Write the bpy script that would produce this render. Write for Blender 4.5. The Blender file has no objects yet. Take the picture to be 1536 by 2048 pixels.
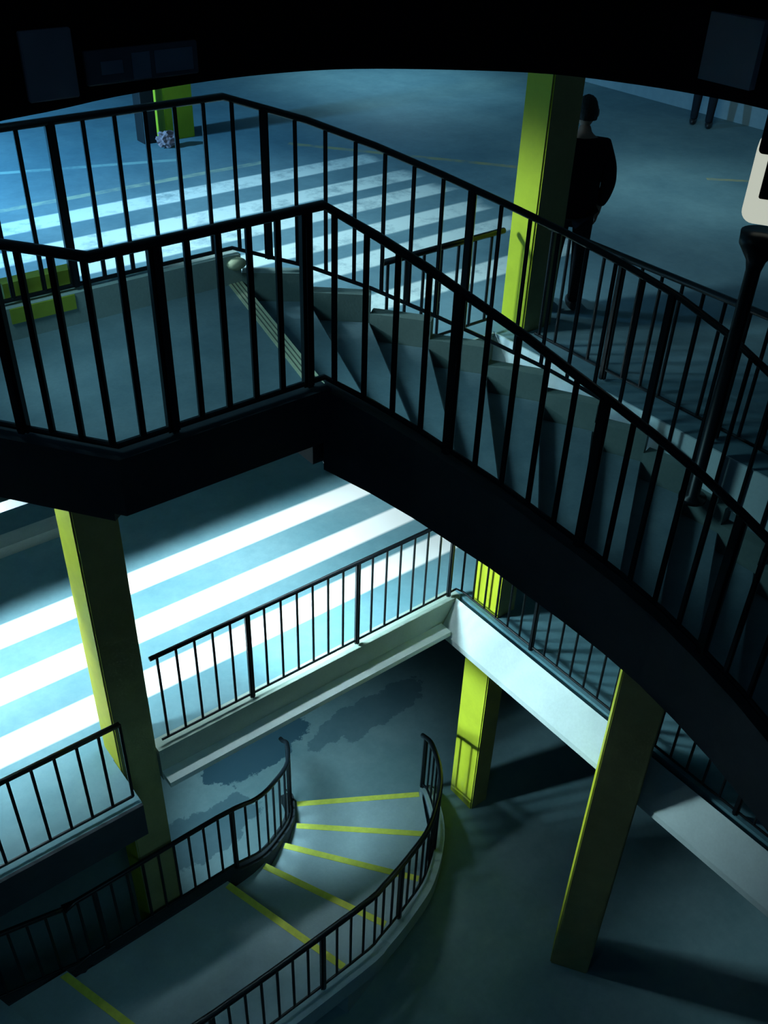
import bpy, bmesh, math, random
from mathutils import Vector, Matrix
random.seed(7)
C = bpy.context.scene.collection
PI = math.pi
ZO = 9.25                      # the lowest floor is z = 0; heights below are first written from eye level
zA, zB, zC = -3.35, -6.30, -9.25

# ------------------------------------------------------------------ materials
def rgb(h):
    f = lambda c: c / 12.92 if c <= 0.04045 else ((c + 0.055) / 1.055) ** 2.4
    return tuple(f(int(h[i:i + 2], 16) / 255) for i in (0, 2, 4)) + (1,)

def new_mat(name):
    m = bpy.data.materials.new(name); m.use_nodes = True
    nt = m.node_tree
    return m, nt, nt.nodes['Principled BSDF']

def N(nt, typ, **kw):
    n = nt.nodes.new(typ)
    for k, v in kw.items():
        setattr(n, k, v)
    return n

def mth(nt, op, a, b=None, clamp=False):
    n = N(nt, 'ShaderNodeMath', operation=op, use_clamp=clamp)
    for i, v in enumerate((a, b)):
        if v is None: continue
        if isinstance(v, (int, float)): n.inputs[i].default_value = v
        else: nt.links.new(v, n.inputs[i])
    return n.outputs[0]

def mixc(nt, fac, a, b):
    n = N(nt, 'ShaderNodeMix', data_type='RGBA')
    for s, v in ((0, fac), (6, a), (7, b)):
        if isinstance(v, (int, float)): n.inputs[s].default_value = v
        elif isinstance(v, tuple): n.inputs[s].default_value = v
        else: nt.links.new(v, n.inputs[s])
    return n.outputs[2]

def noise(nt, vec, scale, detail=4, rough=0.6):
    n = N(nt, 'ShaderNodeTexNoise'); n.inputs['Scale'].default_value = scale
    n.inputs['Detail'].default_value = detail; n.inputs['Roughness'].default_value = rough
    nt.links.new(vec, n.inputs['Vector']); return n.outputs['Fac']

def ramp(nt, fac, stops, interp='LINEAR'):
    n = N(nt, 'ShaderNodeValToRGB'); n.color_ramp.interpolation = interp
    cr = n.color_ramp
    while len(cr.elements) < len(stops): cr.elements.new(0.5)
    for e, (p, c) in zip(cr.elements, stops):
        e.position = p; e.color = c if isinstance(c, tuple) else (c, c, c, 1)
    nt.links.new(fac, n.inputs['Fac']); return n.outputs['Color']

def worldpos(nt):
    return N(nt, 'ShaderNodeNewGeometry').outputs['Position']

def concrete(name, c1, c2, rough=0.7, scale=2.0, bump=0.15, spec=0.3):
    m, nt, b = new_mat(name)
    p = worldpos(nt)
    f = noise(nt, p, scale, 6, 0.65)
    col = ramp(nt, f, [(0.3, c1), (0.7, c2)])
    g = noise(nt, p, scale * 14, 3)
    col2 = mixc(nt, mth(nt, 'MULTIPLY', g, 0.35), col, tuple(x * 0.6 for x in c1[:3]) + (1,))
    nt.links.new(col2, b.inputs['Base Color'])
    b.inputs['Roughness'].default_value = rough
    b.inputs['Specular IOR Level'].default_value = spec
    bp = N(nt, 'ShaderNodeBump'); bp.inputs['Strength'].default_value = bump; bp.inputs['Distance'].default_value = 0.01
    nt.links.new(g, bp.inputs['Height']); nt.links.new(bp.outputs[0], b.inputs['Normal'])
    return m

def plain(name, c, rough=0.5, metal=0.0, spec=0.5, nscale=9.0, vary=0.25):
    m, nt, b = new_mat(name)
    f = noise(nt, worldpos(nt), nscale, 4)
    col = mixc(nt, f, tuple(x * (1 - vary) for x in c[:3]) + (1,), tuple(min(1, x * (1 + vary)) for x in c[:3]) + (1,))
    nt.links.new(col, b.inputs['Base Color'])
    b.inputs['Roughness'].default_value = rough; b.inputs['Metallic'].default_value = metal
    b.inputs['Specular IOR Level'].default_value = spec
    return m

def floor_mat(name, bands, xr, c1, c2, white, lines=(), stains=(), wear=0.5):
    """concrete deck with painted bands (runs of y), thin painted lines and damp stains, all in world coordinates"""
    m, nt, b = new_mat(name)
    p = worldpos(nt)
    sep = N(nt, 'ShaderNodeSeparateXYZ'); nt.links.new(p, sep.inputs[0])
    X, Y = sep.outputs[0], sep.outputs[1]
    f = noise(nt, p, 0.9, 8, 0.7)
    base = ramp(nt, f, [(0.3, c1), (0.68, c2)])
    g = noise(nt, p, 9, 5, 0.7)
    base = mixc(nt, mth(nt, 'MULTIPLY', g, 0.45), base, tuple(x * 0.45 for x in c1[:3]) + (1,))
    for (sx, sy, rx, ry, depth) in stains:
        u = mth(nt, 'DIVIDE', mth(nt, 'SUBTRACT', X, sx), rx); v = mth(nt, 'DIVIDE', mth(nt, 'SUBTRACT', Y, sy), ry)
        r2 = mth(nt, 'ADD', mth(nt, 'MULTIPLY', u, u), mth(nt, 'MULTIPLY', v, v))
        h = mth(nt, 'ADD', r2, mth(nt, 'MULTIPLY', mth(nt, 'SUBTRACT', noise(nt, p, 2.6, 6, 0.65), 0.5), 3.2))
        k = mth(nt, 'MULTIPLY', mth(nt, 'MULTIPLY', mth(nt, 'SUBTRACT', 1.05, h), 9, True), depth, True)
        base = mixc(nt, k, base, (0.02, 0.07, 0.11, 1))
    mask = None
    for (y0, y1) in bands:
        s0 = mth(nt, 'MULTIPLY', mth(nt, 'SUBTRACT', Y, y0), 30, True)
        s1 = mth(nt, 'MULTIPLY', mth(nt, 'SUBTRACT', y1, Y), 30, True)
        s = mth(nt, 'MULTIPLY', s0, s1)
        mask = s if mask is None else mth(nt, 'MAXIMUM', mask, s)
    if mask is not None:
        e = mth(nt, 'ADD', X, mth(nt, 'MULTIPLY', mth(nt, 'SUBTRACT', noise(nt, p, 1.7, 4), 0.5), 0.5))
        mx = mth(nt, 'MULTIPLY', mth(nt, 'SUBTRACT', xr[1], e), 5, True)
        mask = mth(nt, 'MULTIPLY', mask, mx)
        w = noise(nt, p, 2.2, 9, 0.75)
        wv = mth(nt, 'MULTIPLY', mth(nt, 'SUBTRACT', w, 0.40 - 0.25 * (1 - wear)), 6, True)
        mask = mth(nt, 'MULTIPLY', mask, mth(nt, 'ADD', mth(nt, 'MULTIPLY', wv, wear), 1 - wear))
        base = mixc(nt, mask, base, white)
    for (x0, y0, x1, y1, w_, col, op) in lines:
        L = math.hypot(x1 - x0, y1 - y0); ux, uy = (x1 - x0) / L, (y1 - y0) / L
        dx = mth(nt, 'SUBTRACT', X, x0); dy = mth(nt, 'SUBTRACT', Y, y0)
        al = mth(nt, 'ADD', mth(nt, 'MULTIPLY', dx, ux), mth(nt, 'MULTIPLY', dy, uy))
        ac = mth(nt, 'ABSOLUTE', mth(nt, 'SUBTRACT', mth(nt, 'MULTIPLY', dx, -uy), mth(nt, 'MULTIPLY', dy, -ux)))
        k = mth(nt, 'MULTIPLY', mth(nt, 'LESS_THAN', ac, w_ / 2), mth(nt, 'MULTIPLY', mth(nt, 'GREATER_THAN', al, 0), mth(nt, 'LESS_THAN', al, L)))
        k = mth(nt, 'MULTIPLY', k, mth(nt, 'MULTIPLY', mth(nt, 'MULTIPLY', mth(nt, 'SUBTRACT', noise(nt, p, 5, 5), 0.3), 4, True), op))
        base = mixc(nt, k, base, col)
    nt.links.new(base, b.inputs['Base Color'])
    b.inputs['Roughness'].default_value = 0.62
    b.inputs['Specular IOR Level'].default_value = 0.25
    bp = N(nt, 'ShaderNodeBump'); bp.inputs['Strength'].default_value = 0.12; bp.inputs['Distance'].default_value = 0.01
    nt.links.new(g, bp.inputs['Height']); nt.links.new(bp.outputs[0], b.inputs['Normal'])
    return m

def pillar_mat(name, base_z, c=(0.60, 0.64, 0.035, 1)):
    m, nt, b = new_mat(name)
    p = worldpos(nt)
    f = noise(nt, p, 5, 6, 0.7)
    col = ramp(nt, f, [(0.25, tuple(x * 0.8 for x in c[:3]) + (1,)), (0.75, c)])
    sep = N(nt, 'ShaderNodeSeparateXYZ'); nt.links.new(p, sep.inputs[0])
    st = N(nt, 'ShaderNodeCombineXYZ')
    nt.links.new(mth(nt, 'MULTIPLY', sep.outputs[0], 14), st.inputs[0]); nt.links.new(mth(nt, 'MULTIPLY', sep.outputs[1], 14), st.inputs[1])
    nt.links.new(mth(nt, 'MULTIPLY', sep.outputs[2], 2.5), st.inputs[2])
    low = mth(nt, 'MULTIPLY', mth(nt, 'SUBTRACT', base_z + 0.62, sep.outputs[2]), 2.2, True)
    k = mth(nt, 'MULTIPLY', low, mth(nt, 'MULTIPLY', mth(nt, 'SUBTRACT', noise(nt, st.outputs[0], 1.0, 5), 0.46), 5, True))
    col = mixc(nt, mth(nt, 'MULTIPLY', k, 0.6), col, (0.22, 0.25, 0.12, 1))
    nt.links.new(col, b.inputs['Base Color'])
    b.inputs['Roughness'].default_value = 0.55; b.inputs['Specular IOR Level'].default_value = 0.2
    return m

WHITE = (0.68, 0.76, 0.73, 1)
YEL = (0.55, 0.42, 0.10, 1)
BANDS_A = [(9.02, 9.38), (8.30, 8.66), (7.76, 8.10), (7.10, 7.44), (6.53, 6.87), (5.75, 6.08)]
BANDS_B = [(7.02, 7.35), (6.35, 6.68), (5.70, 6.03)]
M = {}
M['floorA'] = floor_mat('upper deck concrete', BANDS_A, (-9, 7.2), (0.10, 0.20, 0.25, 1), (0.20, 0.33, 0.37, 1), WHITE,
    lines=[(6.6, 10.2, 8.9, 7.3, 0.10, YEL, 0.5), (9.9, 6.5, 10.4, 6.05, 0.08, YEL, 0.5), (2.0, 9.72, 6.0, 9.72, 0.10, (0.55, 0.62, 0.4, 1), 0.5), (2.6, 11.1, 5.2, 10.3, 0.09, (0.4, 0.6, 0.55, 1), 0.6)], wear=0.72)
M['floorB'] = floor_mat('middle deck concrete', BANDS_B, (-9, 6.0), (0.10, 0.25, 0.31, 1), (0.19, 0.36, 0.42, 1), (0.92, 0.95, 0.95, 1), wear=0.22)
M['floorC'] = floor_mat('lower deck concrete', [], (0, 0), (0.13, 0.25, 0.29, 1), (0.24, 0.36, 0.40, 1), WHITE,
    stains=[(3.75, 6.85, 0.75, 0.32, 0.9), (2.6, 6.2, 0.7, 0.3, 0.6), (5.2, 6.5, 0.9, 0.25, 0.5)])
M['stair'] = concrete('stair concrete', (0.13, 0.21, 0.25, 1), (0.22, 0.31, 0.35, 1), scale=3)
M['stairC'] = concrete('lower stair concrete', (0.26, 0.37, 0.42, 1), (0.36, 0.49, 0.54, 1), scale=2.4)
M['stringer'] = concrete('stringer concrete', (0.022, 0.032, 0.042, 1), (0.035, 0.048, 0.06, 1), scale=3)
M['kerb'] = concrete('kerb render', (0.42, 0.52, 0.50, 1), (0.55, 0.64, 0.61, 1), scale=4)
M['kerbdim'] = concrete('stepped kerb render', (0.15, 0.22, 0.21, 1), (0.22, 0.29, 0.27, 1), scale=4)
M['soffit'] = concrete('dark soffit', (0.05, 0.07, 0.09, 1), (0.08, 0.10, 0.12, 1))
M['ceil'] = concrete('ceiling concrete', (0.25, 0.30, 0.33, 1), (0.34, 0.40, 0.43, 1))
M['parapet'] = plain('black parapet paint', (0.010, 0.012, 0.016, 1), 0.9, spec=0.05)
M['panel'] = plain('grey notice board', (0.40, 0.40, 0.42, 1), 0.8, spec=0.1, nscale=3)
M['paneldim'] = plain('dim board backing', (0.18, 0.19, 0.21, 1), 0.8, spec=0.1)
M['panelblue'] = plain('faded blue print', (0.28, 0.36, 0.42, 1), 0.8, spec=0.1)
M['fascia_white'] = concrete('white fascia paint', (0.66, 0.79, 0.81, 1), (0.76, 0.89, 0.91, 1), scale=3, bump=0.05)
M['fascia_dark'] = concrete('grey green fascia', (0.30, 0.40, 0.36, 1), (0.40, 0.50, 0.45, 1), scale=3)
M['metal'] = plain('dark painted steel', (0.004, 0.007, 0.010, 1), 0.36, 0.0, 0.35)
M['wall'] = concrete('garage wall', (0.22, 0.32, 0.36, 1), (0.32, 0.42, 0.46, 1), scale=1)
M['nose_y'] = plain('yellow nosing paint', (0.62, 0.66, 0.10, 1), 0.6, spec=0.2, nscale=14, vary=0.3)
M['nose_b'] = plain('worn cream nosing', (0.62, 0.62, 0.42, 1), 0.6, spec=0.2, nscale=14)
M['groove'] = plain('nosing groove', (0.15, 0.16, 0.12, 1), 0.8)
M['pillarA'] = pillar_mat('yellow green pillar paint', ZO + zC)
M['pillar_shade'] = concrete('shaded olive pillar sides', (0.25, 0.26, 0.12, 1), (0.34, 0.34, 0.16, 1), scale=4)  # darker colour for sides turned from the light, shade painted in
M['ypatch'] = plain('yellow patch paint', (0.50, 0.58, 0.06, 1), 0.6)
M['cream'] = plain('glowing cream plastic', (0.80, 0.80, 0.66, 1), 0.4, nscale=3, vary=0.08)
b_ = M['cream'].node_tree.nodes['Principled BSDF']; b_.inputs['Emission Color'].default_value = (0.9, 0.95, 0.8, 1); b_.inputs['Emission Strength'].default_value = 0.55  # glow added to brighten the sign frame
M['black'] = plain('black plastic', (0.008, 0.009, 0.011, 1), 0.5)
M['jacket'] = plain('black jacket cloth', (0.008, 0.010, 0.016, 1), 0.9, spec=0.1, nscale=30)
M['trousers'] = plain('dark trouser cloth', (0.012, 0.017, 0.024, 1), 0.9, spec=0.1, nscale=30)
M['skin'] = plain('skin', (0.30, 0.20, 0.16, 1), 0.6, nscale=20, vary=0.1)
M['hair'] = plain('dark hair', (0.008, 0.007, 0.008, 1), 0.7, nscale=60)
M['shoe'] = plain('dark shoe leather', (0.015, 0.015, 0.018, 1), 0.5)
M['eye'] = plain('eye', (0.5, 0.5, 0.5, 1), 0.3)
M['litter'] = plain('pink crumpled paper', (0.34, 0.22, 0.24, 1), 0.8, nscale=18, vary=0.5)

# ------------------------------------------------------------------ object helpers
def W(p):
    return Vector((p[0], p[1], p[2] + ZO))

def link(name, bm, mat, parent=None, base=None, smooth=False):
    """bm is in world coordinates; base is the origin the mesh is stored about"""
    base = Vector(base) if base is not None else (parent.matrix_world.translation.copy() if parent else Vector((0, 0, 0)))
    bmesh.ops.translate(bm, verts=bm.verts, vec=-base)
    bmesh.ops.recalc_face_normals(bm, faces=bm.faces)
    me = bpy.data.meshes.new(name); bm.to_mesh(me); bm.free()
    for mt in (mat if isinstance(mat, (list, tuple)) else [mat]): me.materials.append(mt)
    if smooth:
        for f in me.polygons: f.use_smooth = True
    o = bpy.data.objects.new(name, me); C.objects.link(o)
    if parent:
        o.parent = parent; o.location = base - root_of(parent)
    else:
        o.location = base
    ROOT[o.name] = base
    return o

ROOT = {}
def root_of(o):
    return ROOT[o.name]

def thing(name, label, cat, base, group=None):
    o = bpy.data.objects.new(name, None); C.objects.link(o)
    o.location = base; o['label'] = label; o['category'] = cat
    o.empty_display_size = 0.1
    o.matrix_world = Matrix.Translation(Vector(base))
    if group: o['group'] = group
    ROOT[o.name] = Vector(base)
    return o

def tag(o, label, cat, group=None):
    o['label'] = label; o['category'] = cat
    if group: o['group'] = group
    return o

def struct(name, bm, mat, base=None, label=None, cat=None):
    o = link(name, bm, mat, None, base)
    o['kind'] = 'structure'
    if label: o['label'] = label; o['category'] = cat
    return o

def prism(bm, poly, z0, z1, bevel=0):
    """poly: (x,y) list; z0,z1 numbers or per-vertex lists (eye-level heights)"""
    n = len(poly)
    z0 = z0 if isinstance(z0, (list, tuple)) else [z0] * n
    z1 = z1 if isinstance(z1, (list, tuple)) else [z1] * n
    lo = [bm.verts.new(W((p[0], p[1], z))) for p, z in zip(poly, z0)]
    hi = [bm.verts.new(W((p[0], p[1], z))) for p, z in zip(poly, z1)]
    f = [bm.faces.new(lo[::-1]), bm.faces.new(hi)]
    for i in range(n):
        j = (i + 1) % n
        f.append(bm.faces.new((lo[i], lo[j], hi[j], hi[i])))
    return lo + hi

def box(bm, x0, x1, y0, y1, z0, z1):
    return prism(bm, [(x0, y0), (x1, y0), (x1, y1), (x0, y1)], z0, z1)

def bevel_all(bm, w, seg=2):
    bmesh.ops.bevel(bm, geom=[e for e in bm.edges], offset=w, segments=seg, affect='EDGES', profile=0.5)

def offset_path(path, d):
    """shift an (x,y,..) path to its left by d"""
    out = []
    for i, p in enumerate(path):
        a = path[max(0, i - 1)]; b = path[min(len(path) - 1, i + 1)]
        def nrm(u, v):
            dx, dy = v[0] - u[0], v[1] - u[1]; L = math.hypot(dx, dy) or 1
            return Vector((-dy / L, dx / L))
        if 0 < i < len(path) - 1:
            n1, n2 = nrm(a, p), nrm(p, b); n = (n1 + n2); k = n.length
            n = n / k if k > 1e-6 else n1
            s = d / max(0.35, n.dot(n1))
        else:
            n = nrm(a, b); s = d
        out.append((p[0] + n.x * s, p[1] + n.y * s) + tuple(p[2:]))
    return out

def wall_strip(bm, path, d0, d1, top, bot):
    """ribbon wall along path between left-offsets d0 and d1; top/bot relative to path z"""
    A = offset_path(path, d0); B = offset_path(path, d1)
    ring = []
    for a, b in zip(A, B):
        ring.append([bm.verts.new(W((a[0], a[1], a[2] + top))), bm.verts.new(W((b[0], b[1], b[2] + top))),
                     bm.verts.new(W((b[0], b[1], b[2] + bot))), bm.verts.new(W((a[0], a[1], a[2] + bot)))])
    for r, s in zip(ring, ring[1:]):
        for k in range(4):
            bm.faces.new((r[k], r[(k + 1) % 4], s[(k + 1) % 4], s[k]))
    bm.faces.new(ring[0]); bm.faces.new(ring[-1][::-1])

def smooth_path(pts, n=6):
    out = []
    P = [Vector(p) for p in pts]
    for i in range(len(P) - 1):
        p0, p1, p2, p3 = P[max(0, i - 1)], P[i], P[i + 1], P[min(len(P) - 1, i + 2)]
        for k in range(n):
            t = k / n
            q = 0.5 * ((2 * p1) + (p2 - p0) * t + (2 * p0 - 5 * p1 + 4 * p2 - p3) * t * t + (3 * p1 - p0 - 3 * p2 + p3) * t ** 3)
            out.append(tuple(q))
    out.append(tuple(P[-1]))
    return out

def sweep(bm, pts, hw, hh, seg=8):
    """rounded bar swept along 3-D points (world coords)"""
    P = [Vector(p) for p in pts]
    rings = []
    for i, p in enumerate(P):
        a = P[max(0, i - 1)]; b = P[min(len(P) - 1, i + 1)]
        t = (b - a).normalized()
        side = t.cross(Vector((0, 0, 1)))
        side = side.normalized() if side.length > 1e-4 else Vector((1, 0, 0))
        up = side.cross(t).normalized()
        k = 1.0
        if 0 < i < len(P) - 1:
            c = (p - a).normalized().dot(t); k = 1 / max(0.5, c)
        ring = []
        for j in range(seg):
            an = 2 * PI * (j + 0.5) / seg
            ca, sa = math.cos(an), math.sin(an)
            f = 1 / max(abs(ca), abs(sa)) ** 0.6
            ring.append(bm.verts.new(p + side * (hw * ca * f * k) + up * (hh * sa * f)))
        rings.append(ring)
    for r, s in zip(rings, rings[1:]):
        for j in range(seg):
            bm.faces.new((r[j], r[(j + 1) % seg], s[(j + 1) % seg], s[j]))
    bm.faces.new(rings[0][::-1]); bm.faces.new(rings[-1])

def resample(path, step, start=0.0):
    out = []; P = [Vector(p) for p in path]
    acc = [0]
    for a, b in zip(P, P[1:]): acc.append(acc[-1] + math.hypot(b.x - a.x, b.y - a.y))
    s = start
    while s <= acc[-1] + 1e-6:
        for i in range(len(P) - 1):
            if acc[i] - 1e-9 <= s <= acc[i + 1] + 1e-9 and acc[i + 1] > acc[i]:
                t = (s - acc[i]) / (acc[i + 1] - acc[i]); q = P[i].lerp(P[i + 1], t)
                d = P[i + 1] - P[i]
                out.append((tuple(q), math.atan2(d.y, d.x))); break
        s += step
    return out

BAR = {}
def bar_mesh(name, w, h, mat):
    key = (name, round(w, 4), round(h, 4), mat.name)
    if key not in BAR:
        bm = bmesh.new()
        bmesh.ops.create_cube(bm, size=1)
        bmesh.ops.scale(bm, verts=bm.verts, vec=(w, w, h)); bmesh.ops.translate(bm, verts=bm.verts, vec=(0, 0, h / 2))
        bmesh.ops.bevel(bm, geom=[e for e in bm.edges if abs(e.verts[0].co.z - e.verts[1].co.z) > h * 0.5], offset=w * 0.25, segments=2, affect='EDGES')
        me = bpy.data.meshes.new(name); bm.to_mesh(me); bm.free(); me.materials.append(mat); BAR[key] = me
    return BAR[key]

def railing(label, path, height, step, bal=0.026, post=0.055, top=0.024, low=0.08, post_every=6, post_at=0, start=0.0, group=None, tophh=None, smooth_n=0, lift=0.022, end_curl=None):
    """path: points on the surface the railing stands on"""
    if smooth_n: path = smooth_path(path, smooth_n)
    base = W(path[len(path) // 2])
    t = thing('railing', label, 'railing', base, group)
    bm = bmesh.new(); tp = [W((p[0], p[1], p[2] + height)) for p in path]
    if end_curl: tp = tp + [Vector(W(q)) for q in end_curl]
    sweep(bm, tp, top, tophh or top); link('handrail', bm, M['metal'], t, base, True)
    bm = bmesh.new(); sweep(bm, [W((p[0], p[1], p[2] + low)) for p in path], bal * 0.55, bal * 0.5); link('bottom_rail', bm, M['metal'], t, base)
    for i, (q, a) in enumerate(resample(path, step, start)):
        is_post = post_every and (i % post_every == post_at)
        if is_post:
            me = bar_mesh('post', post, height - lift, M['metal']); z = q[2] + lift
        else:
            me = bar_mesh('baluster', bal, height - low, M['metal']); z = q[2] + low
        o = bpy.data.objects.new('post' if is_post else 'baluster', me); C.objects.link(o)
        o.parent = t; o.location = W((q[0], q[1], z)) - base; o.rotation_euler = (0, 0, a)
    return t

# ------------------------------------------------------------------ setting: decks, edge beams, walls
TH = 0.30
def deck(name, polys, z, mat):
    bm = bmesh.new()
    for poly in polys: prism(bm, poly, z - TH, z)
    return struct(name, bm, mat, W((6, 8, z)))
XL, XR, YF, YN = -8.0, 15.0, 20.0, -6.0
R_ = lambda x0, x1, y0, y1: [(x0, y0), (x1, y0), (x1, y1), (x0, y1)]
deck('floor', [R_(XL, XR, YN, YF)], zC, M['floorC'])
deck('floor.001', [R_(XL, 1.565, 4.75, YF), R_(1.565, 5.14, 5.26, YF), R_(5.20, XR, YN, YF), R_(5.14, 5.20, 5.26, YF)], zB, M['floorB'])
deck('floor.002', [R_(XL, 3.95, 5.36, YF), R_(3.95, 5.10, 4.95, YF), R_(5.10, XR, YN, YF)], zA, M['floorA'])

# edge beams of the middle deck opening
bm = bmesh.new()
prism(bm, [(1.90, 5.12), (5.20, 5.12), (5.20, 5.26), (1.90, 5.26)], zB - 0.36, zB)
struct('trim_1', bm, M['fascia_dark'], W((3, 5.2, zB)), 'grey green edge beam of the middle deck, left side of the opening', 'edge beam')
bm = bmesh.new()
prism(bm, [(1.90, 4.975), (4.97, 4.975), (4.97, 5.12), (1.90, 5.12)], zB - 0.31, [zB - 0.255, zB - 0.255, zB - 0.25, zB - 0.25])
struct('trim_2', bm, M['fascia_white'], W((3, 5.07, zB - 0.3)), 'narrow white ledge along the bottom of the left edge beam', 'ledge')
bm = bmesh.new()
prism(bm, [(4.96, -3.0), (5.20, -3.0), (5.20, 5.12), (4.96, 5.12)], zB - 0.40, [zB - 0.34, zB - 0.34, zB - 0.34, zB - 0.34])
prism(bm, [(4.96, -3.0), (5.14, -3.0), (5.14, 5.12), (4.96, 5.12)], zB - 0.34, [zB - 0.335, zB - 0.004, zB - 0.004, zB - 0.335])
struct('trim_3', bm, M['fascia_white'], W((5.1, 2, zB)), 'bright white edge beam of the middle deck, right side of the opening', 'edge beam')
bm = bmesh.new(); box(bm, XL, 1.56, 4.72, 4.75, zB - 0.36, zB)
struct('trim_4', bm, M['stringer'], W((0, 4.73, zB)), 'dark edge beam left of the near left pillar', 'edge beam')
# edge beams of the upper deck opening
bm = bmesh.new()
box(bm, 5.085, 5.10, -3.0, 4.93, zA - 0.36, zA + 0.0)
struct('trim_5', bm, M['fascia_white'], W((5.1, 2, zA)), 'pale edge beam of the upper deck, right side of the opening', 'edge beam')
bm = bmesh.new(); box(bm, 3.95, 5.085, 4.93, 4.95, zA - 0.36, zA)
struct('trim_6', bm, M['fascia_dark'], W((4, 4.6, zA)), 'dark edge beam of the upper deck beside the corner pillar', 'edge beam')
# added unseen beam below the upper deck, shading the floor behind it, and a low kerb on the middle deck
bm = bmesh.new(); box(bm, XL, XR, 6.10, 6.35, -4.238, zA - TH)
struct('shade_beam', bm, M['ceil'], W((3, 6.3, -4.3)), 'added unseen beam under the upper deck, cutting off the lamp light', 'beam')
bm = bmesh.new(); box(bm, XL, 9.0, 8.30, 8.52, zB, zB + 0.12)
struct('trim_8', bm, M['kerb'], W((3, 8.4, zB)), 'low pale kerb across the middle deck beyond the crossing', 'kerb')
# walls
bm = bmesh.new(); box(bm, 12.35, 12.55, YN, 12.2, zA, -0.755)
struct('wall_right', bm, M['wall'], W((12.4, 4, zA)))
bm = bmesh.new(); box(bm, XL, XR, YF - 0.1, YF + 0.1, zC, -0.75)
struct('wall_back', bm, M['wall'], W((4, YF, zC)))
bm = bmesh.new(); box(bm, XR - 0.1, XR + 0.1, YN, YF, zC, -0.75)
struct('wall_far_right', bm, M['wall'], W((XR, 4, zC)))
bm = bmesh.new(); box(bm, XL - 0.1, XL + 0.1, YN, YF, zC, -0.75)
struct('wall_left', bm, M['wall'], W((XL, 4, zC)))

# ceiling with the rounded corner of the opening, and the black parapet above it
arc = [(-6.0, 2.80), (0.0, 2.84), (0.92, 2.93), (1.30, 3.02), (1.66, 3.06), (1.95, 3.04), (2.20, 2.965), (2.50, 2.78), (2.77, 2.55), (2.93, 2.26), (3.01, 2.0), (3.03, 1.75), (3.0, 1.2), (2.95, -4.0)]
arc_s = smooth_path([(x, y, 0.0) for x, y in arc], 4)
bm = bmesh.new()
outer = []
for i, p in enumerate(arc_s):
    u = i / (len(arc_s) - 1)
    if u < 0.5: q = (XL + (XR - XL) * (u / 0.5), YF)
    else: q = (XR, YF + (YN - YF) * ((u - 0.5) / 0.5))
    outer.append(q)
lo = [(bm.verts.new(W((p[0], p[1], -0.75))), bm.verts.new(W((q[0], q[1], -0.75)))) for p, q in zip(arc_s, outer)]
hi = [(bm.verts.new(W((p[0], p[1], -0.45))), bm.verts.new(W((q[0], q[1], -0.45)))) for p, q in zip(arc_s, outer)]
for i in range(len(lo) - 1):
    bm.faces.new((lo[i][0], lo[i + 1][0], lo[i + 1][1], lo[i][1]))
    bm.faces.new((hi[i][0], hi[i][1], hi[i + 1][1], hi[i + 1][0]))
    bm.faces.new((lo[i][1], lo[i + 1][1], hi[i + 1][1], hi[i][1]))
    bm.faces.new((lo[i][0], hi[i][0], hi[i + 1][0], lo[i + 1][0]))
struct('ceiling', bm, M['ceil'], W((6, 8, -0.75)))
bm = bmesh.new(); wall_strip(bm, arc_s, -0.03, 0.0, 0.9, -0.752)
struct('wall_front', bm, M['parapet'], W((2, 3, -0.75)), 'black curved parapet of the floor above, rounding the stairwell corner', 'parapet')

# ------------------------------------------------------------------ pillars
def single_pillar(label, corners, z0, z1, mat=None, lit=(-1, 0)):
    cx = sum(c[0] for c in corners) / 4; cy = sum(c[1] for c in corners) / 4
    bm = bmesh.new(); prism(bm, corners, z0, z1)
    bmesh.ops.bevel(bm, geom=[e for e in bm.edges if abs(e.verts[0].co.z - e.verts[1].co.z) > 1], offset=0.012, segments=2, affect='EDGES')
    o = link('pillar', bm, [mat or M['pillarA'], M['pillar_shade']], None, W((cx, cy, z0)))
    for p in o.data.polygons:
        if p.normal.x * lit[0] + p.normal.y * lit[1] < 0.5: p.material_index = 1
    tag(o, label, 'pillar'); o['kind'] = 'thing'; return o
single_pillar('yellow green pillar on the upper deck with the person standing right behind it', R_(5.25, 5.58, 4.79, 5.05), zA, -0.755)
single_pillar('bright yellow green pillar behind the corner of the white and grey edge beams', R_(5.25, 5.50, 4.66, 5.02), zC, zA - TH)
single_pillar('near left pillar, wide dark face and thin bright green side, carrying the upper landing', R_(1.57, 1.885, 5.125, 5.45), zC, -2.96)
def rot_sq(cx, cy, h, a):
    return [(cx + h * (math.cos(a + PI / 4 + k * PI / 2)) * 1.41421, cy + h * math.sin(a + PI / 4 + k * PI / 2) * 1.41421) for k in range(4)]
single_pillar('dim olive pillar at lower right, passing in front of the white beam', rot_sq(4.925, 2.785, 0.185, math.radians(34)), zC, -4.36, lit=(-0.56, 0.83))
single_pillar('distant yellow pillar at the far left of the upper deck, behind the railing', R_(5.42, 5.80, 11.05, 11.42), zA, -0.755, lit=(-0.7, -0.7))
bm = bmesh.new(); box(bm, 5.12, 5.30, 11.05, 11.25, zA, -0.755); bevel_all(bm, 0.01)
tag(link('drainpipe', bm, M['black'], None, W((5.2, 11.15, zA))), 'dark square downpipe beside the distant yellow pillar', 'pipe')
bm = bmesh.new()
bmesh.ops.create_icosphere(bm, subdivisions=3, radius=0.11)
for v in bm.verts:
    k = 0.75 + 0.5 * random.random(); v.co = Vector((v.co.x * k * 1.1, v.co.y * k * 0.8, max(-0.1, v.co.z * k * 0.8)))
zmin = min(v.co.z for v in bm.verts)
bmesh.ops.translate(bm, verts=bm.verts, vec=W((5.30, 10.82, zA)) - Vector((0, 0, zmin)))
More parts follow.
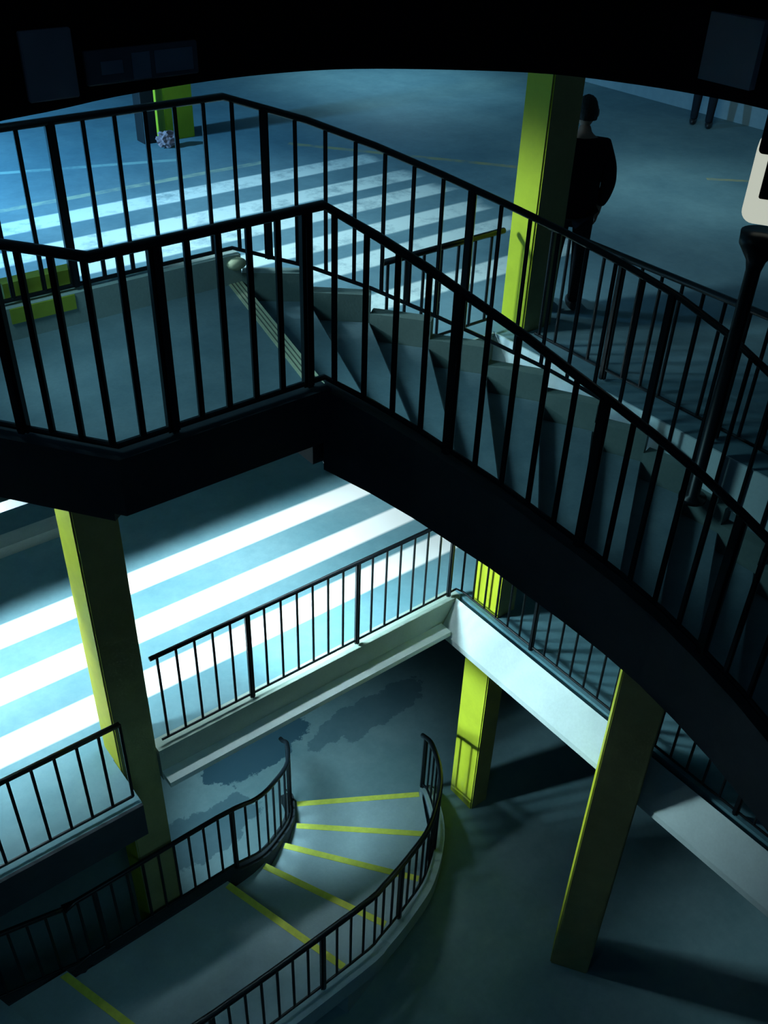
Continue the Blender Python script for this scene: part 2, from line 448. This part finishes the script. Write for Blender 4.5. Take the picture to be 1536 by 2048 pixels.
lt_ = tag(link('litter', bm, M['litter'], None, W((5.30, 10.82, zA))), 'crumpled pinkish litter on the ground by the distant yellow pillar', 'litter'); lt_['kind'] = 'thing'

# ------------------------------------------------------------------ upper staircase (landing and turning flight going down to the right)
r = 0.135
zL = -2.65
near = [(2.56, 3.67), (2.75, 3.50), (2.92, 3.32), (3.07, 3.14), (3.22, 2.95), (3.35, 2.76), (3.48, 2.56), (3.60, 2.34), (3.70, 2.11), (3.77, 1.87), (3.82, 1.61), (3.84, 1.34), (3.85, 1.06), (3.85, 0.78), (3.85, 0.50), (3.85, 0.22)]
far = [(3.13, 5.46), (3.50, 5.20), (3.82, 4.92), (4.09, 4.58), (4.34, 4.25), (4.57, 3.91), (4.76, 3.57), (4.92, 3.24), (5.00, 2.92), (5.02, 2.60), (5.03, 2.28), (5.03, 1.96), (5.03, 1.64), (5.03, 1.32), (5.03, 1.0), (5.03, 0.68)]
nk = len(near)
land_near = [(0.20, 4.38), (1.02, 4.36), (1.18, 4.05), (1.40, 3.66)]
def hit(p, q, path):
    best = None
    for a, b in zip(path, path[1:]):
        d = (q[0] - p[0], q[1] - p[1]); e = (b[0] - a[0], b[1] - a[1]); den = d[0] * e[1] - d[1] * e[0]
        if abs(den) < 1e-9: continue
        t = ((a[0] - p[0]) * e[1] - (a[1] - p[1]) * e[0]) / den; u = ((a[0] - p[0]) * d[1] - (a[1] - p[1]) * d[0]) / den
        if t > 0.3 and -1e-6 <= u <= 1 + 1e-6 and (best is None or t < best): best = t
    t = best if best else 1.0
    return (p[0] + (q[0] - p[0]) * t, p[1] + (q[1] - p[1]) * t)
_ext = [(1.40, 3.67)] + near + [(3.85, -0.4)]
tn = []
for k in range(nk):
    sc_ = (2.65 + r * k) / (2.45 + r * k)
    tn.append(hit(far[k], (near[k][0] * sc_, near[k][1] * sc_), _ext))
stA = thing('staircase', 'dark upper staircase with a landing at left and steps turning down to the right', 'staircase', W((2.2, 4.5, zL)))
bA = W((2.2, 4.5, zL))
bm = bmesh.new()
prism(bm, [(0.2, 4.62), (0.90, 4.36), (1.13, 4.04), (1.40, 3.67), near[0], tn[0], far[0], (0.2, 5.46)], zL - 0.15, zL)
land = link('landing', bm, M['stair'], stA, bA)
# pale ribbed nosing on the landing edge
def strip(bm, a, b, w0, w1, z0, z1):
    a = Vector(a); b = Vector(b); d = (b - a).normalized(); n = Vector((-d.y, d.x))
    prism(bm, [tuple(a + n * w0), tuple(b + n * w0), tuple(b + n * w1), tuple(a + n * w1)], z0, z1)
bm = bmesh.new(); strip(bm, tn[0], far[0], 0.0, 0.10, zL - 0.03, zL + 0.006)
no = link('nosing', bm, M['nose_b'], stA, bA); no['label'] = 'pale ribbed edge strip of the landing'
bm = bmesh.new()
for w in (0.022, 0.048, 0.074): strip(bm, tn[0], far[0], w, w + 0.008, zL + 0.004, zL + 0.008)
g = link('groove', bm, M['groove'], no, bA)
for k in range(1, nk):
    z = zL - r * k
    bm = bmesh.new()
    a0, a1, b1, b0 = tn[k - 1], far[k - 1], far[k], tn[k]
    prism(bm, [a0, a1, b1, b0], z - 0.17, z)
    bmesh.ops.bevel(bm, geom=[e for e in bm.edges if abs(e.verts[0].co.z - e.verts[1].co.z) < 1e-4], offset=0.008, segments=2, affect='EDGES')
    link('step', bm, M['stair'], stA, bA)
landP = [(0.20, 4.62, -2.45), (0.90, 4.36, -2.45), (1.13, 4.04, -2.45), (1.40, 3.67, -2.45)]
nearF = [(p[0], p[1], -2.45 - r * k) for k, p in enumerate(near)]
nearP = landP + nearF
farP = [(0.2, 5.46, -2.45), (far[0][0], far[0][1], -2.45)]
farF = [(p[0], p[1], -2.45 - r * k) for k, p in enumerate(far)]
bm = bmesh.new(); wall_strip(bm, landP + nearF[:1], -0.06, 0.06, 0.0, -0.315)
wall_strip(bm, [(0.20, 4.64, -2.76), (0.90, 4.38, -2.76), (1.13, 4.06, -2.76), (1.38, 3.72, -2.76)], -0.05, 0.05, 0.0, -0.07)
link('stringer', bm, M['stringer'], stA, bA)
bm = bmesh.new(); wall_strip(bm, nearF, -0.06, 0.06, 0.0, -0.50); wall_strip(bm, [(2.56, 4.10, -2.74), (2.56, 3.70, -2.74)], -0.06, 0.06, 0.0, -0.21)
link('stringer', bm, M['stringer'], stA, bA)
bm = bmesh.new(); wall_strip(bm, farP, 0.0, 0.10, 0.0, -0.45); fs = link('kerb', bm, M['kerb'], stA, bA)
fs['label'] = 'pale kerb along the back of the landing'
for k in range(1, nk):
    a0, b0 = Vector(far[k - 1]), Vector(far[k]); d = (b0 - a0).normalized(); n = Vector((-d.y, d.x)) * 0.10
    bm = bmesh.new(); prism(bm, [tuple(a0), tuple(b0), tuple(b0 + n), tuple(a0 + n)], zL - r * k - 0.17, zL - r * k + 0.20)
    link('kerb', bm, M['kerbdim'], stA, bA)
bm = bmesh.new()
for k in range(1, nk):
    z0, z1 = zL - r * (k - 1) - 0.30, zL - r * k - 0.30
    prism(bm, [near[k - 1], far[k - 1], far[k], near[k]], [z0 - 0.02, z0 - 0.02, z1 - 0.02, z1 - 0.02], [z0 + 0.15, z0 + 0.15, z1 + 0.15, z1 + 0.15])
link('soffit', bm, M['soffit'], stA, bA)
bm = bmesh.new(); box(bm, 1.58, 2.02, 5.565, 5.66, -2.60, -2.34); box(bm, 1.56, 1.96, 5.450, 5.458, -2.545, -2.452)
yp = link('painted_block', bm, M['ypatch'], stA, bA); yp['label'] = 'yellow green painted section of the kerb'
bm = bmesh.new(); bmesh.ops.create_icosphere(bm, subdivisions=2, radius=0.06)
bmesh.ops.scale(bm, verts=bm.verts, vec=(1.2, 0.8, 0.7)); bmesh.ops.translate(bm, verts=bm.verts, vec=W((3.08, 5.43, -2.5)))
link('kerb_cap', bm, M['nose_b'], stA, bA, True)

def path_len_i(p): return p
railing('near railing of the upper staircase, thick dark bars around landing and down flight', [(p[0], p[1], p[2] + 0.0) for p in nearP], 0.94, 0.1545, bal=0.030, post=0.06, top=0.026, low=0.04, post_every=5, post_at=2, start=0.03, tophh=0.022)
farR = [(0.2, 5.51, -2.45), (3.10, 5.51, -2.45)] + [(p[0], p[1], p[2]) for p in offset_path(farF, 0.05)][1:]
railing('far railing of the upper staircase, crossing in front of the zebra stripes', farR, 0.985, 0.192, bal=0.026, post=0.055, top=0.022, low=0.03, post_every=7, post_at=2, start=0.07)

# ------------------------------------------------------------------ deck railings
railing('upper deck railing beside the corner pillar, seen through the stair railings', [(3.98, 5.0, zA), (5.14, 5.0, zA)], 0.80, 0.165, bal=0.022, post=0.045, top=0.022, low=0.10, post_every=0, start=0.05)
railing('upper deck railing at right, behind the descending stair and in front of the standing person', [(5.19, 4.60, zA), (5.19, -0.5, zA)], 0.94, 0.165, bal=0.022, post=0.05, top=0.022, low=0.10, post_every=6, post_at=4, start=0.04)
railing('middle deck railing above the grey edge beam, meeting the white beam at the corner', [(1.96, 5.17, zB), (5.18, 5.17, zB), (5.205, 5.10, zB), (5.205, -0.5, zB)], 0.98, 0.161, bal=0.020, post=0.045, top=0.020, low=0.06, post_every=7, post_at=5, start=0.06)
railing('middle deck railing at far left, ending against the near left pillar', [(-1.2, 4.80, zB), (1.52, 4.80, zB)], 0.88, 0.165, bal=0.022, post=0.05, top=0.022, low=0.06, post_every=0, start=0.08)

# ------------------------------------------------------------------ lower curved staircase
S_in = [(3.62, 5.84), (3.40, 5.50), (3.11, 5.27), (2.77, 5.09), (2.33, 5.02)]
S_out = [(4.86, 5.09), (4.52, 4.53), (4.02, 4.09), (3.38, 3.82), (2.76, 3.64)]
rc = 0.17
stC = thing('staircase', 'lower curved staircase with yellow step edges climbing to a landing at bottom left', 'staircase', W((3.4, 4.6, zC)))
bC = W((3.4, 4.6, zC))
zLc = zC + rc * 5
for i in range(5):
    z = zC + rc * (i + 1)
    if i < 4:
        poly = [S_in[i], S_out[i], S_out[i + 1], S_in[i + 1]]
        bm = bmesh.new(); prism(bm, poly, zC, z); s = link('step', bm, M['stairC'], stC, bC)
    else:
        bm = bmesh.new(); prism(bm, [S_in[4], S_out[4], (1.22, 3.62), (0.73, 5.0)], z - 0.3, z); s = link('landing', bm, M['stairC'], stC, bC)
    bm = bmesh.new()
    a, b = Vector(S_in[i]), Vector(S_out[i]); d = (b - a).normalized(); n = Vector((d.y, -d.x))
    q = [tuple(a + d * 0.03), tuple(b - d * 0.03), tuple(b - d * 0.03 + n * 0.065), tuple(a + d * 0.03 + n * 0.065)]
    prism(bm, q, z - 0.02, z + 0.004)
    no = link('nosing', bm, M['nose_y'], s, bC); no['label'] = 'yellow painted step edge'
for i in range(3):
    z = zLc + rc * (i + 1); x0 = 0.55 * i
    bm = bmesh.new(); prism(bm, [(0.73 - x0, 5.0), (1.22 - x0, 3.62), (0.67 - x0, 3.62), (0.18 - x0, 5.0)], z - 0.3, z); s = link('step', bm, M['stairC'], stC, bC)
    if i: continue
    bm = bmesh.new(); prism(bm, [(0.73 - x0, 4.98), (1.21 - x0, 3.64), (1.14 - x0, 3.64), (0.66 - x0, 4.98)], z - 0.02, z + 0.004)
    no = link('nosing', bm, M['nose_y'], s, bC); no['label'] = 'yellow painted step edge'
inP = [(-1.0, 5.05, -7.85), (0.73, 5.05, -8.33), (0.95, 5.05, -8.36), (2.33, 5.07, -8.36), (2.77, 5.13, -8.50), (3.09, 5.31, -8.66), (3.37, 5.54, -8.83), (3.58, 5.87, -9.00), (3.62, 6.02, -9.12)]
outP = [(-0.3, 3.58, -7.98), (1.0, 3.58, -8.36), (2.76, 3.60, -8.36), (3.19, 3.70, -8.47), (3.65, 3.87, -8.60), (4.02, 4.05, -8.72), (4.44, 4.38, -8.87), (4.70, 4.68, -8.97), (4.89, 5.02, -9.07), (4.95, 5.18, -9.16)]
inS = smooth_path(inP, 4); outS = smooth_path(outP, 4)
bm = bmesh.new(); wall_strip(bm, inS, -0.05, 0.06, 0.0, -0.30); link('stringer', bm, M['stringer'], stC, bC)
bm = bmesh.new(); wall_strip(bm, outS, -0.10, 0.03, 0.0, -0.22); os_ = link('stringer', bm, M['stairC'], stC, bC)
railing('inner railing of the lower curved staircase, passing in front of the near left pillar', inS, 0.90, 0.150, bal=0.022, post=0.045, top=0.022, low=0.07, post_every=9, post_at=5, start=0.05, end_curl=[(3.64, 6.1, -8.27)])
railing('outer railing of the lower curved staircase, ending in an upturned handrail', outS, 0.86, 0.150, bal=0.022, post=0.05, top=0.026, low=0.07, post_every=7, post_at=4, start=0.05, end_curl=[(4.97, 5.26, -8.35)])

# ------------------------------------------------------------------ sign on a post at the right edge
px, py = 4.88, 2.775
sg = thing('post_sign', 'cream framed sign with a black panel on a dark post at the right edge', 'sign', W((px, py, zA - 0.3)))
bs = W((px, py, zA - 0.3))
def lathe(bm, prof, cx, cy, seg=24):
    rings = []
    for (rr, z) in prof:
        rings.append([bm.verts.new(W((cx + rr * math.cos(2 * PI * k / seg), cy + rr * math.sin(2 * PI * k / seg), z))) for k in range(seg)])
    for a, b in zip(rings, rings[1:]):
        for k in range(seg):
            bm.faces.new((a[k], a[(k + 1) % seg], b[(k + 1) % seg], b[k]))
    bm.faces.new(rings[0][::-1]); bm.faces.new(rings[-1])
bm = bmesh.new(); lathe(bm, [(0.09, zA - 0.28), (0.09, zA - 0.25), (0.042, zA - 0.24), (0.042, -2.05), (0.055, -1.99), (0.115, -1.90), (0.12, -1.83)], px, py)
link('post', bm, M['metal'], sg, bs, True)
# housing: rounded box facing the camera side of the stairwell
def rounded_panel(bm, w, h, d, rad, seg=6):
    pts = []
    for (sx, sz, a0) in ((1, 1, 0), (-1, 1, 90), (-1, -1, 180), (1, -1, 270)):
        for k in range(seg + 1):
            a = math.radians(a0 + 90 * k / seg)
            pts.append((sx * (w / 2 - rad) + rad * math.cos(a), sz * (h / 2 - rad) + rad * math.sin(a)))
    f = [bm.verts.new((x, -d / 2, z)) for x, z in pts]; b = [bm.verts.new((x, d / 2, z)) for x, z in pts]
    bm.faces.new(f); bm.faces.new(b[::-1])
    n = len(pts)
    for i in range(n): bm.faces.new((f[i], b[i], b[(i + 1) % n], f[(i + 1) % n]))
ang = math.atan2(-py, -px) + PI / 2     # front (-y) turned towards the stairwell
def place(bm, off):
    bmesh.ops.translate(bm, verts=bm.verts, vec=off)
    bmesh.ops.rotate(bm, verts=bm.verts, cent=(0, 0, 0), matrix=Matrix.Rotation(ang, 3, 'Z'))
    bmesh.ops.translate(bm, verts=bm.verts, vec=W((px, py, 0)))
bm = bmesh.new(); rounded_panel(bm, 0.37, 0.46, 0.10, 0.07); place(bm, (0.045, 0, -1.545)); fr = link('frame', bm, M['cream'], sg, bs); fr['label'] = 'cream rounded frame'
bm = bmesh.new(); rounded_panel(bm, 0.30, 0.36, 0.03, 0.012); place(bm, (0.078, -0.05, -1.455)); link('panel', bm, M['black'], sg, bs)
bm = bmesh.new(); rounded_panel(bm, 0.36, 0.37, 0.15, 0.025); place(bm, (0.05, -0.0, -1.22)); link('hood', bm, M['black'], sg, bs)

# ------------------------------------------------------------------ dim boards on the black parapet
def board(label, x0, x1, y, z0, z1, mat, prints=()):
    bm = bmesh.new(); box(bm, x0, x1, y - 0.02, y, z0, z1); bevel_all(bm, 0.004, 1)
    o = link('notice_board', bm, mat, None, W(((x0 + x1) / 2, y, z0))); tag(o, label, 'board')
    return o
def on_parapet(x):
    best = min(arc_s, key=lambda p: abs(p[0] - x) + (0 if p[1] > 2.5 else 9)); return best[1] - 0.032
BO = [('tall blank grey board on the black parapet, left of the wide board', 1.005, 1.155, -0.715, -0.53, 'panel'),
      ('narrow dim board at the left edge of the black parapet', 0.80, 0.875, -0.74, -0.56, 'paneldim')]
for lb, x0, x1, z0, z1, mt in BO: board(lb, x0, x1, on_parapet((x0 + x1) / 2) - 0.012, z0, z1, M[mt])
wb = thing('notice_board', 'wide dim board with faded blotchy prints on the black parapet', 'board', W((1.4, 3.0, -0.7)))
yb = on_parapet(1.25) - 0.02
bm = bmesh.new(); box(bm, 1.20, 1.57, yb - 0.02, yb, -0.70, -0.605); bevel_all(bm, 0.004, 1); link('backing', bm, M['paneldim'], wb, W((1.4, 3.0, -0.7)))
for x0, x1, z0, z1 in ((1.245, 1.315, -0.672, -0.635), (1.345, 1.405, -0.695, -0.62), (1.42, 1.55, -0.685, -0.62)):
    bm = bmesh.new(); box(bm, x0, x1, yb - 0.024, yb - 0.0205, z0, z1); bevel_all(bm, 0.001, 1); link('print', bm, M['panelblue'], wb, W((1.4, 3.0, -0.7)))
bm = bmesh.new(); box(bm, 2.955, 2.985, 1.86, 2.06, -0.70, -0.50)
o = link('notice_board', bm, M['panel'], None, W((2.97, 1.96, -0.7))); tag(o, 'dim upright board at the right end of the black parapet', 'board')

# ------------------------------------------------------------------ people
def skin_obj(name, verts, edges, radii, mat, parent=None, base=None, root=0, levels=2):
    me = bpy.data.meshes.new(name)
    me.from_pydata([Vector(v) for v in verts], edges, [])
    o = bpy.data.objects.new(name, me); C.objects.link(o)
    me.materials.append(mat)
    md = o.modifiers.new('Skin', 'SKIN'); md.use_smooth_shade = True
    sk = me.skin_vertices[0].data if me.skin_vertices else None
    if sk is None:
        bm = bmesh.new(); bm.from_mesh(me); bm.verts.layers.skin.verify(); bm.to_mesh(me); bm.free(); sk = me.skin_vertices[0].data
    for i, rr in enumerate(radii):
        sk[i].radius = rr if isinstance(rr, tuple) else (rr, rr); sk[i].use_root = (i == root)
    ss = o.modifiers.new('Subdivision', 'SUBSURF'); ss.levels = levels; ss.render_levels = levels
    if parent: o.parent = parent
    return o

def chain(V, E, Rd, pts, start=None):
    prev = start
    for p, rr in pts:
        V.append(p); Rd.append(rr)
        if prev is not None: E.append((prev, len(V) - 1))
        prev = len(V) - 1
    return prev

def person(label, loc, rz, stride=0.0, scale=1.0):
    """faces local -y; body of one skinned surface with head, hands and legs, clothing as children"""
    V, E, Rd = [], [], []
    chain(V, E, Rd, [((0, 0, 0.95), (0.13, 0.10))])
    chain(V, E, Rd, [((0, 0.01, 1.10), (0.12, 0.09)), ((0, 0.02, 1.28), (0.14, 0.10)), ((0, 0.02, 1.42), (0.10, 0.07)), ((0, 0.005, 1.50), (0.05, 0.05)), ((0, -0.01, 1.56), (0.055, 0.06))], 0)
    neck = 3
    for s in (-1, 1):
        chain(V, E, Rd, [((0.10 * s, 0, 0.88), 0.085), ((0.11 * s, -0.01 - stride * s * 0.5, 0.50), 0.055), ((0.11 * s, 0.02 - stride * s, 0.09), 0.036), ((0.12 * s, -0.12 - stride * s, 0.045), 0.034)], 0)
    hands = []
    for s in (-1, 1):
        w = chain(V, E, Rd, [((0.17 * s, 0.02, 1.40), 0.058), ((0.23 * s, 0.05, 1.13), 0.043), ((0.22 * s, -0.05, 0.90), 0.030)], neck)
        hands.append((w, s))
    for w, s in hands:
        palm = chain(V, E, Rd, [((0.215 * s, -0.075, 0.835), (0.034, 0.018))], w)
        for k, (L, off) in enumerate(((0.075, -0.027), (0.085, -0.009), (0.08, 0.009), (0.062, 0.026))):
            bx, by, bz = 0.212 * s, -0.08 + off, 0.80
            chain(V, E, Rd, [((bx, by, bz - L * 0.45), 0.0085), ((bx - 0.012 * s, by, bz - L * 0.8), 0.008), ((bx - 0.03 * s, by, bz - L), 0.007)], palm)
        chain(V, E, Rd, [((0.195 * s, -0.118, 0.84), 0.010), ((0.185 * s, -0.132, 0.805), 0.008)], w)
    body = skin_obj('person', V, E, Rd, M['skin'], root=0)
    tag(body, label, 'person')
    body.location = W(loc); body.rotation_euler = (0, 0, rz); body.scale = (scale,) * 3
    # head with face, welded onto the neck
    bm = bmesh.new(); bmesh.ops.create_uvsphere(bm, u_segments=32, v_segments=24, radius=0.1)
    for v in bm.verts:
        x, y, z = v.co
        x *= 0.76; y *= 0.95; z *= 1.18
        if z < -0.02: x *= 1 + (z + 0.02) * 3.0; y = y * (1 + (z + 0.02) * 1.2) - 0.01
        if y < 0:
            d = math.exp(-(x / 0.013) ** 2 - ((z + 0.018) / 0.024) ** 2); y -= 0.024 * d
            for ex in (-0.03, 0.03): y += 0.010 * math.exp(-((x - ex) / 0.015) ** 2 - ((z - 0.008) / 0.012) ** 2)
            y -= 0.006 * math.exp(-(x / 0.022) ** 2 - ((z + 0.058) / 0.010) ** 2)
            y -= 0.006 * math.exp(-(x / 0.05) ** 2 - ((z - 0.028) / 0.010) ** 2)
        if abs(x) > 0.06 and -0.045 < z < 0.035 and -0.01 < y < 0.03: x *= 1.28
        v.co = (x, y, z)
    bmesh.ops.translate(bm, verts=bm.verts, vec=(0, -0.02, 1.635))
    me = bpy.data.meshes.new('head'); bm.to_mesh(me); bm.free(); me.materials.append(M['skin'])
    for f in me.polygons: f.use_smooth = True
    hd = bpy.data.objects.new('head', me); C.objects.link(hd); hd.parent = body
    for ex in (-0.029, 0.029):
        bm = bmesh.new(); bmesh.ops.create_uvsphere(bm, u_segments=12, v_segments=8, radius=0.012); bmesh.ops.translate(bm, verts=bm.verts, vec=(ex, -0.095, 1.643))
        me = bpy.data.meshes.new('eye'); bm.to_mesh(me); bm.free(); me.materials.append(M['eye'])
        o = bpy.data.objects.new('eye', me); C.objects.link(o); o.parent = hd
    bm = bmesh.new(); bmesh.ops.create_uvsphere(bm, u_segments=28, v_segments=20, radius=0.107)
    for v in list(bm.verts):
        if v.co.z < -0.035 + (0.095 if v.co.y < -0.045 else 0): bm.verts.remove(v)
    for v in bm.verts:
        v.co = Vector((v.co.x * 0.80, v.co.y * 1.0, v.co.z * 1.20)) * (1 + 0.05 * random.random())
    bmesh.ops.translate(bm, verts=bm.verts, vec=(0, -0.008, 1.64))
    me = bpy.data.meshes.new('hair'); bm.to_mesh(me); bm.free(); me.materials.append(M['hair'])
    o = bpy.data.objects.new('hair', me); C.objects.link(o); o.parent = body
    sl = o.modifiers.new('Solidify', 'SOLIDIFY'); sl.thickness = 0.012
    # jacket
    V, E, Rd = [], [], []
    chain(V, E, Rd, [((0, 0.0, 0.72), (0.185, 0.135))])
    chain(V, E, Rd, [((0, 0.01, 0.95), (0.205, 0.15)), ((0, 0.02, 1.18), (0.20, 0.15)), ((0, 0.02, 1.36), (0.15, 0.115)), ((0, 0.01, 1.46), (0.075, 0.07))], 0)
    for s in (-1, 1):
        chain(V, E, Rd, [((0.175 * s, 0.02, 1.395), 0.078), ((0.222 * s, 0.04, 1.26), 0.075), ((0.245 * s, 0.05, 1.12), 0.066), ((0.238 * s, 0.0, 1.0), 0.056), ((0.222 * s, -0.045, 0.91), 0.044)], 3)
    skin_obj('jacket', V, E, Rd, M['jacket'], body)
    V, E, Rd = [], [], []
    chain(V, E, Rd, [((0, 0, 0.95), (0.16, 0.115))])
    for s in (-1, 1):
        chain(V, E, Rd, [((0.095 * s, 0, 0.84), 0.100), ((0.11 * s, -0.01 - stride * s * 0.5, 0.50), 0.072), ((0.11 * s, 0.02 - stride * s, 0.12), 0.056), ((0.11 * s, 0.02 - stride * s, 0.07), 0.056)], 0)
    skin_obj('trousers', V, E, Rd, M['trousers'], body)
    for s in (-1, 1):
        bm = bmesh.new(); bmesh.ops.create_uvsphere(bm, u_segments=16, v_segments=12, radius=0.05)
        for v in bm.verts:
            v.co = Vector((v.co.x * (0.95 if v.co.y > 0 else 1.05), v.co.y * 2.9, max(-0.045, v.co.z * 1.1)))
            v.co.z *= 1.0 if v.co.y > -0.02 else 0.75
        zm = min(v.co.z for v in bm.verts)
        bmesh.ops.translate(bm, verts=bm.verts, vec=(0.115 * s, -0.05 - stride * s, -zm))
        me = bpy.data.meshes.new('shoe'); bm.to_mesh(me); bm.free(); me.materials.append(M['shoe'])
        for f in me.polygons: f.use_smooth = True
        o = bpy.data.objects.new('shoe', me); C.objects.link(o); o.parent = body
    return body
person('person in a black jacket and dark trousers standing beside the corner pillar', (5.86, 4.975, zA), math.radians(143), scale=0.95)
person('distant person in dark clothes by the far wall, mostly their legs in view', (11.75, 8.0, zA), math.radians(120), stride=0.06, scale=0.95)

# ------------------------------------------------------------------ lights
LC = (0.60, 0.92, 1.0)
def area(name, loc, target, sx, sy, power, col=LC):
    l = bpy.data.lights.new(name, 'AREA'); l.shape = 'RECTANGLE'; l.size = sx; l.size_y = sy; l.energy = power; l.color = col
    o = bpy.data.objects.new(name, l); C.objects.link(o); o.location = W(loc)
    o.rotation_euler = (W(target) - W(loc)).to_track_quat('-Z', 'Y').to_euler(); return o
def tube(name, loc, d, sx, sy, power, col, spread):
    l = bpy.data.lights.new(name, 'AREA'); l.shape = 'RECTANGLE'; l.size = sx; l.size_y = sy; l.energy = power; l.color = col; l.spread = math.radians(spread)
    o = bpy.data.objects.new(name, l); C.objects.link(o); o.location = W(loc)
    zax = -Vector(d).normalized(); xax = Vector((1, 0, 0)); yax = zax.cross(xax).normalized(); xax = yax.cross(zax).normalized()
    o.rotation_euler = Matrix((xax, yax, zax)).transposed().to_euler(); return o
def spot(name, loc, target, power, ang, blend=0.5, col=LC, rad=0.08):
    l = bpy.data.lights.new(name, 'SPOT'); l.energy = power; l.color = col; l.spot_size = math.radians(ang); l.spot_blend = blend; l.shadow_soft_size = rad
    o = bpy.data.objects.new(name, l); C.objects.link(o); o.location = W(loc)
    o.rotation_euler = (W(target) - W(loc)).to_track_quat('-Z', 'Y').to_euler(); return o
def point(name, loc, power, col=LC, rad=0.08):
    l = bpy.data.lights.new(name, 'POINT'); l.energy = power; l.color = col; l.shadow_soft_size = rad
    o = bpy.data.objects.new(name, l); C.objects.link(o); o.location = W(loc); return o
# middle deck
tube('lamp_and_fill', (3.1, 5.85, -3.85), (0.10, 0.70, -0.70), 1.5, 0.05, 150, (0.78, 0.96, 1.0), 146)
spot('lamp_and_fill', (2.2, 6.4, -4.95), (5.05, 4.3, -6.5), 1300, 56, 0.9, (0.66, 0.95, 1.0), 0.30)  # added fill, no fixture, to whiten the right edge beam
tube('lamp_and_fill', (0.4, 5.85, -3.85), (0.20, 0.68, -0.70), 1.2, 0.05, 175, (0.80, 0.96, 1.0), 140)
# lower deck
spot('lamp_and_fill', (0.8, 6.3, -7.5), (5.25, 4.9, -8.1), 1300, 27, 0.6, LC, 0.15)  # unseen low spot added to brighten the corner pillar
spot('lamp_and_fill', (2.95, 5.75, -6.85), (3.7, 5.9, zC), 210, 82, 0.8, LC, 0.20)
spot('lamp_and_fill', (0.8, 1.8, -4.8), (1.9, 4.6, -8.4), 40, 96, 1.0, (0.32, 0.80, 1.0), 0.4)  # added cyan fill for the dark bottom of the well
# upper deck
spot('lamp_and_fill', (4.2, 7.3, -0.85), (4.4, 7.4, zA), 290, 112, 0.55, LC, 0.15)
spot('lamp_and_fill', (1.0, 7.0, -0.85), (5.25, 4.85, -3.0), 1300, 30, 0.8, LC, 0.30)  # extra unseen spot, added for the left face of the upper pillar
spot('lamp_and_fill', (-0.2, 11.2, -0.85), (1.4, 11.2, zA), 3000, 130, 0.8, (0.20, 0.60, 1.0), 0.2)
spot('lamp_and_fill', (9.8, 12.3, -0.85), (9.8, 12.0, zA), 260, 120, 0.9, (0.45, 0.85, 1.0), 0.2)
spot('lamp_and_fill', (9.0, 6.3, -0.85), (10.0, 6.3, zA), 140, 150, 0.9, (0.60, 0.93, 0.98), 0.3)  # fill light put in for the right floor and far wall
spot('lamp_and_fill', (1.0, 5.0, -0.95), (2.4, 4.5, -2.7), 72, 88, 0.9, (0.42, 0.88, 1.0), 0.35)  # unseen fill added above the landing
spot('lamp_and_fill', (1.7, 4.4, -0.95), (4.2, 3.5, -3.2), 120, 42, 0.9, (0.42, 0.88, 1.0), 0.35)  # added spot that lifts the treads, no fixture there
w = bpy.data.worlds.new('World'); bpy.context.scene.world = w; w.use_nodes = True
bg = w.node_tree.nodes['Background']; bg.inputs[0].default_value = (0.09, 0.22, 0.42, 1); bg.inputs[1].default_value = 0.055

# ------------------------------------------------------------------ camera
a, b, c = math.radians(50.78835522), math.radians(36.21129748), math.radians(-2.19122571)
f = 1929.03
F = Vector((math.cos(a), math.sin(a), 0)); Z = Vector((0, 0, 1)); R = Vector((math.sin(a), -math.cos(a), 0))
fw = F * math.cos(b) - Z * math.sin(b); dn = -Z * math.cos(b) - F * math.sin(b)
r2 = R * math.cos(c) + dn * math.sin(c); d2 = -R * math.sin(c) + dn * math.cos(c)
cd = bpy.data.cameras.new('Camera'); cam = bpy.data.objects.new('Camera', cd); C.objects.link(cam)
cd.sensor_fit = 'AUTO'; cd.sensor_width = 36; cd.lens = f * 36 / 2048; cd.clip_start = 0.05
mw = Matrix.Identity(4)
for i in range(3):
    mw[i][0] = r2[i]; mw[i][1] = -d2[i]; mw[i][2] = -fw[i]
mw[2][3] = ZO
cam.matrix_world = mw
sc = bpy.context.scene; sc.camera = cam
sc.view_settings.view_transform = 'Standard'; sc.view_settings.look = 'None'; sc.view_settings.exposure = 0.0
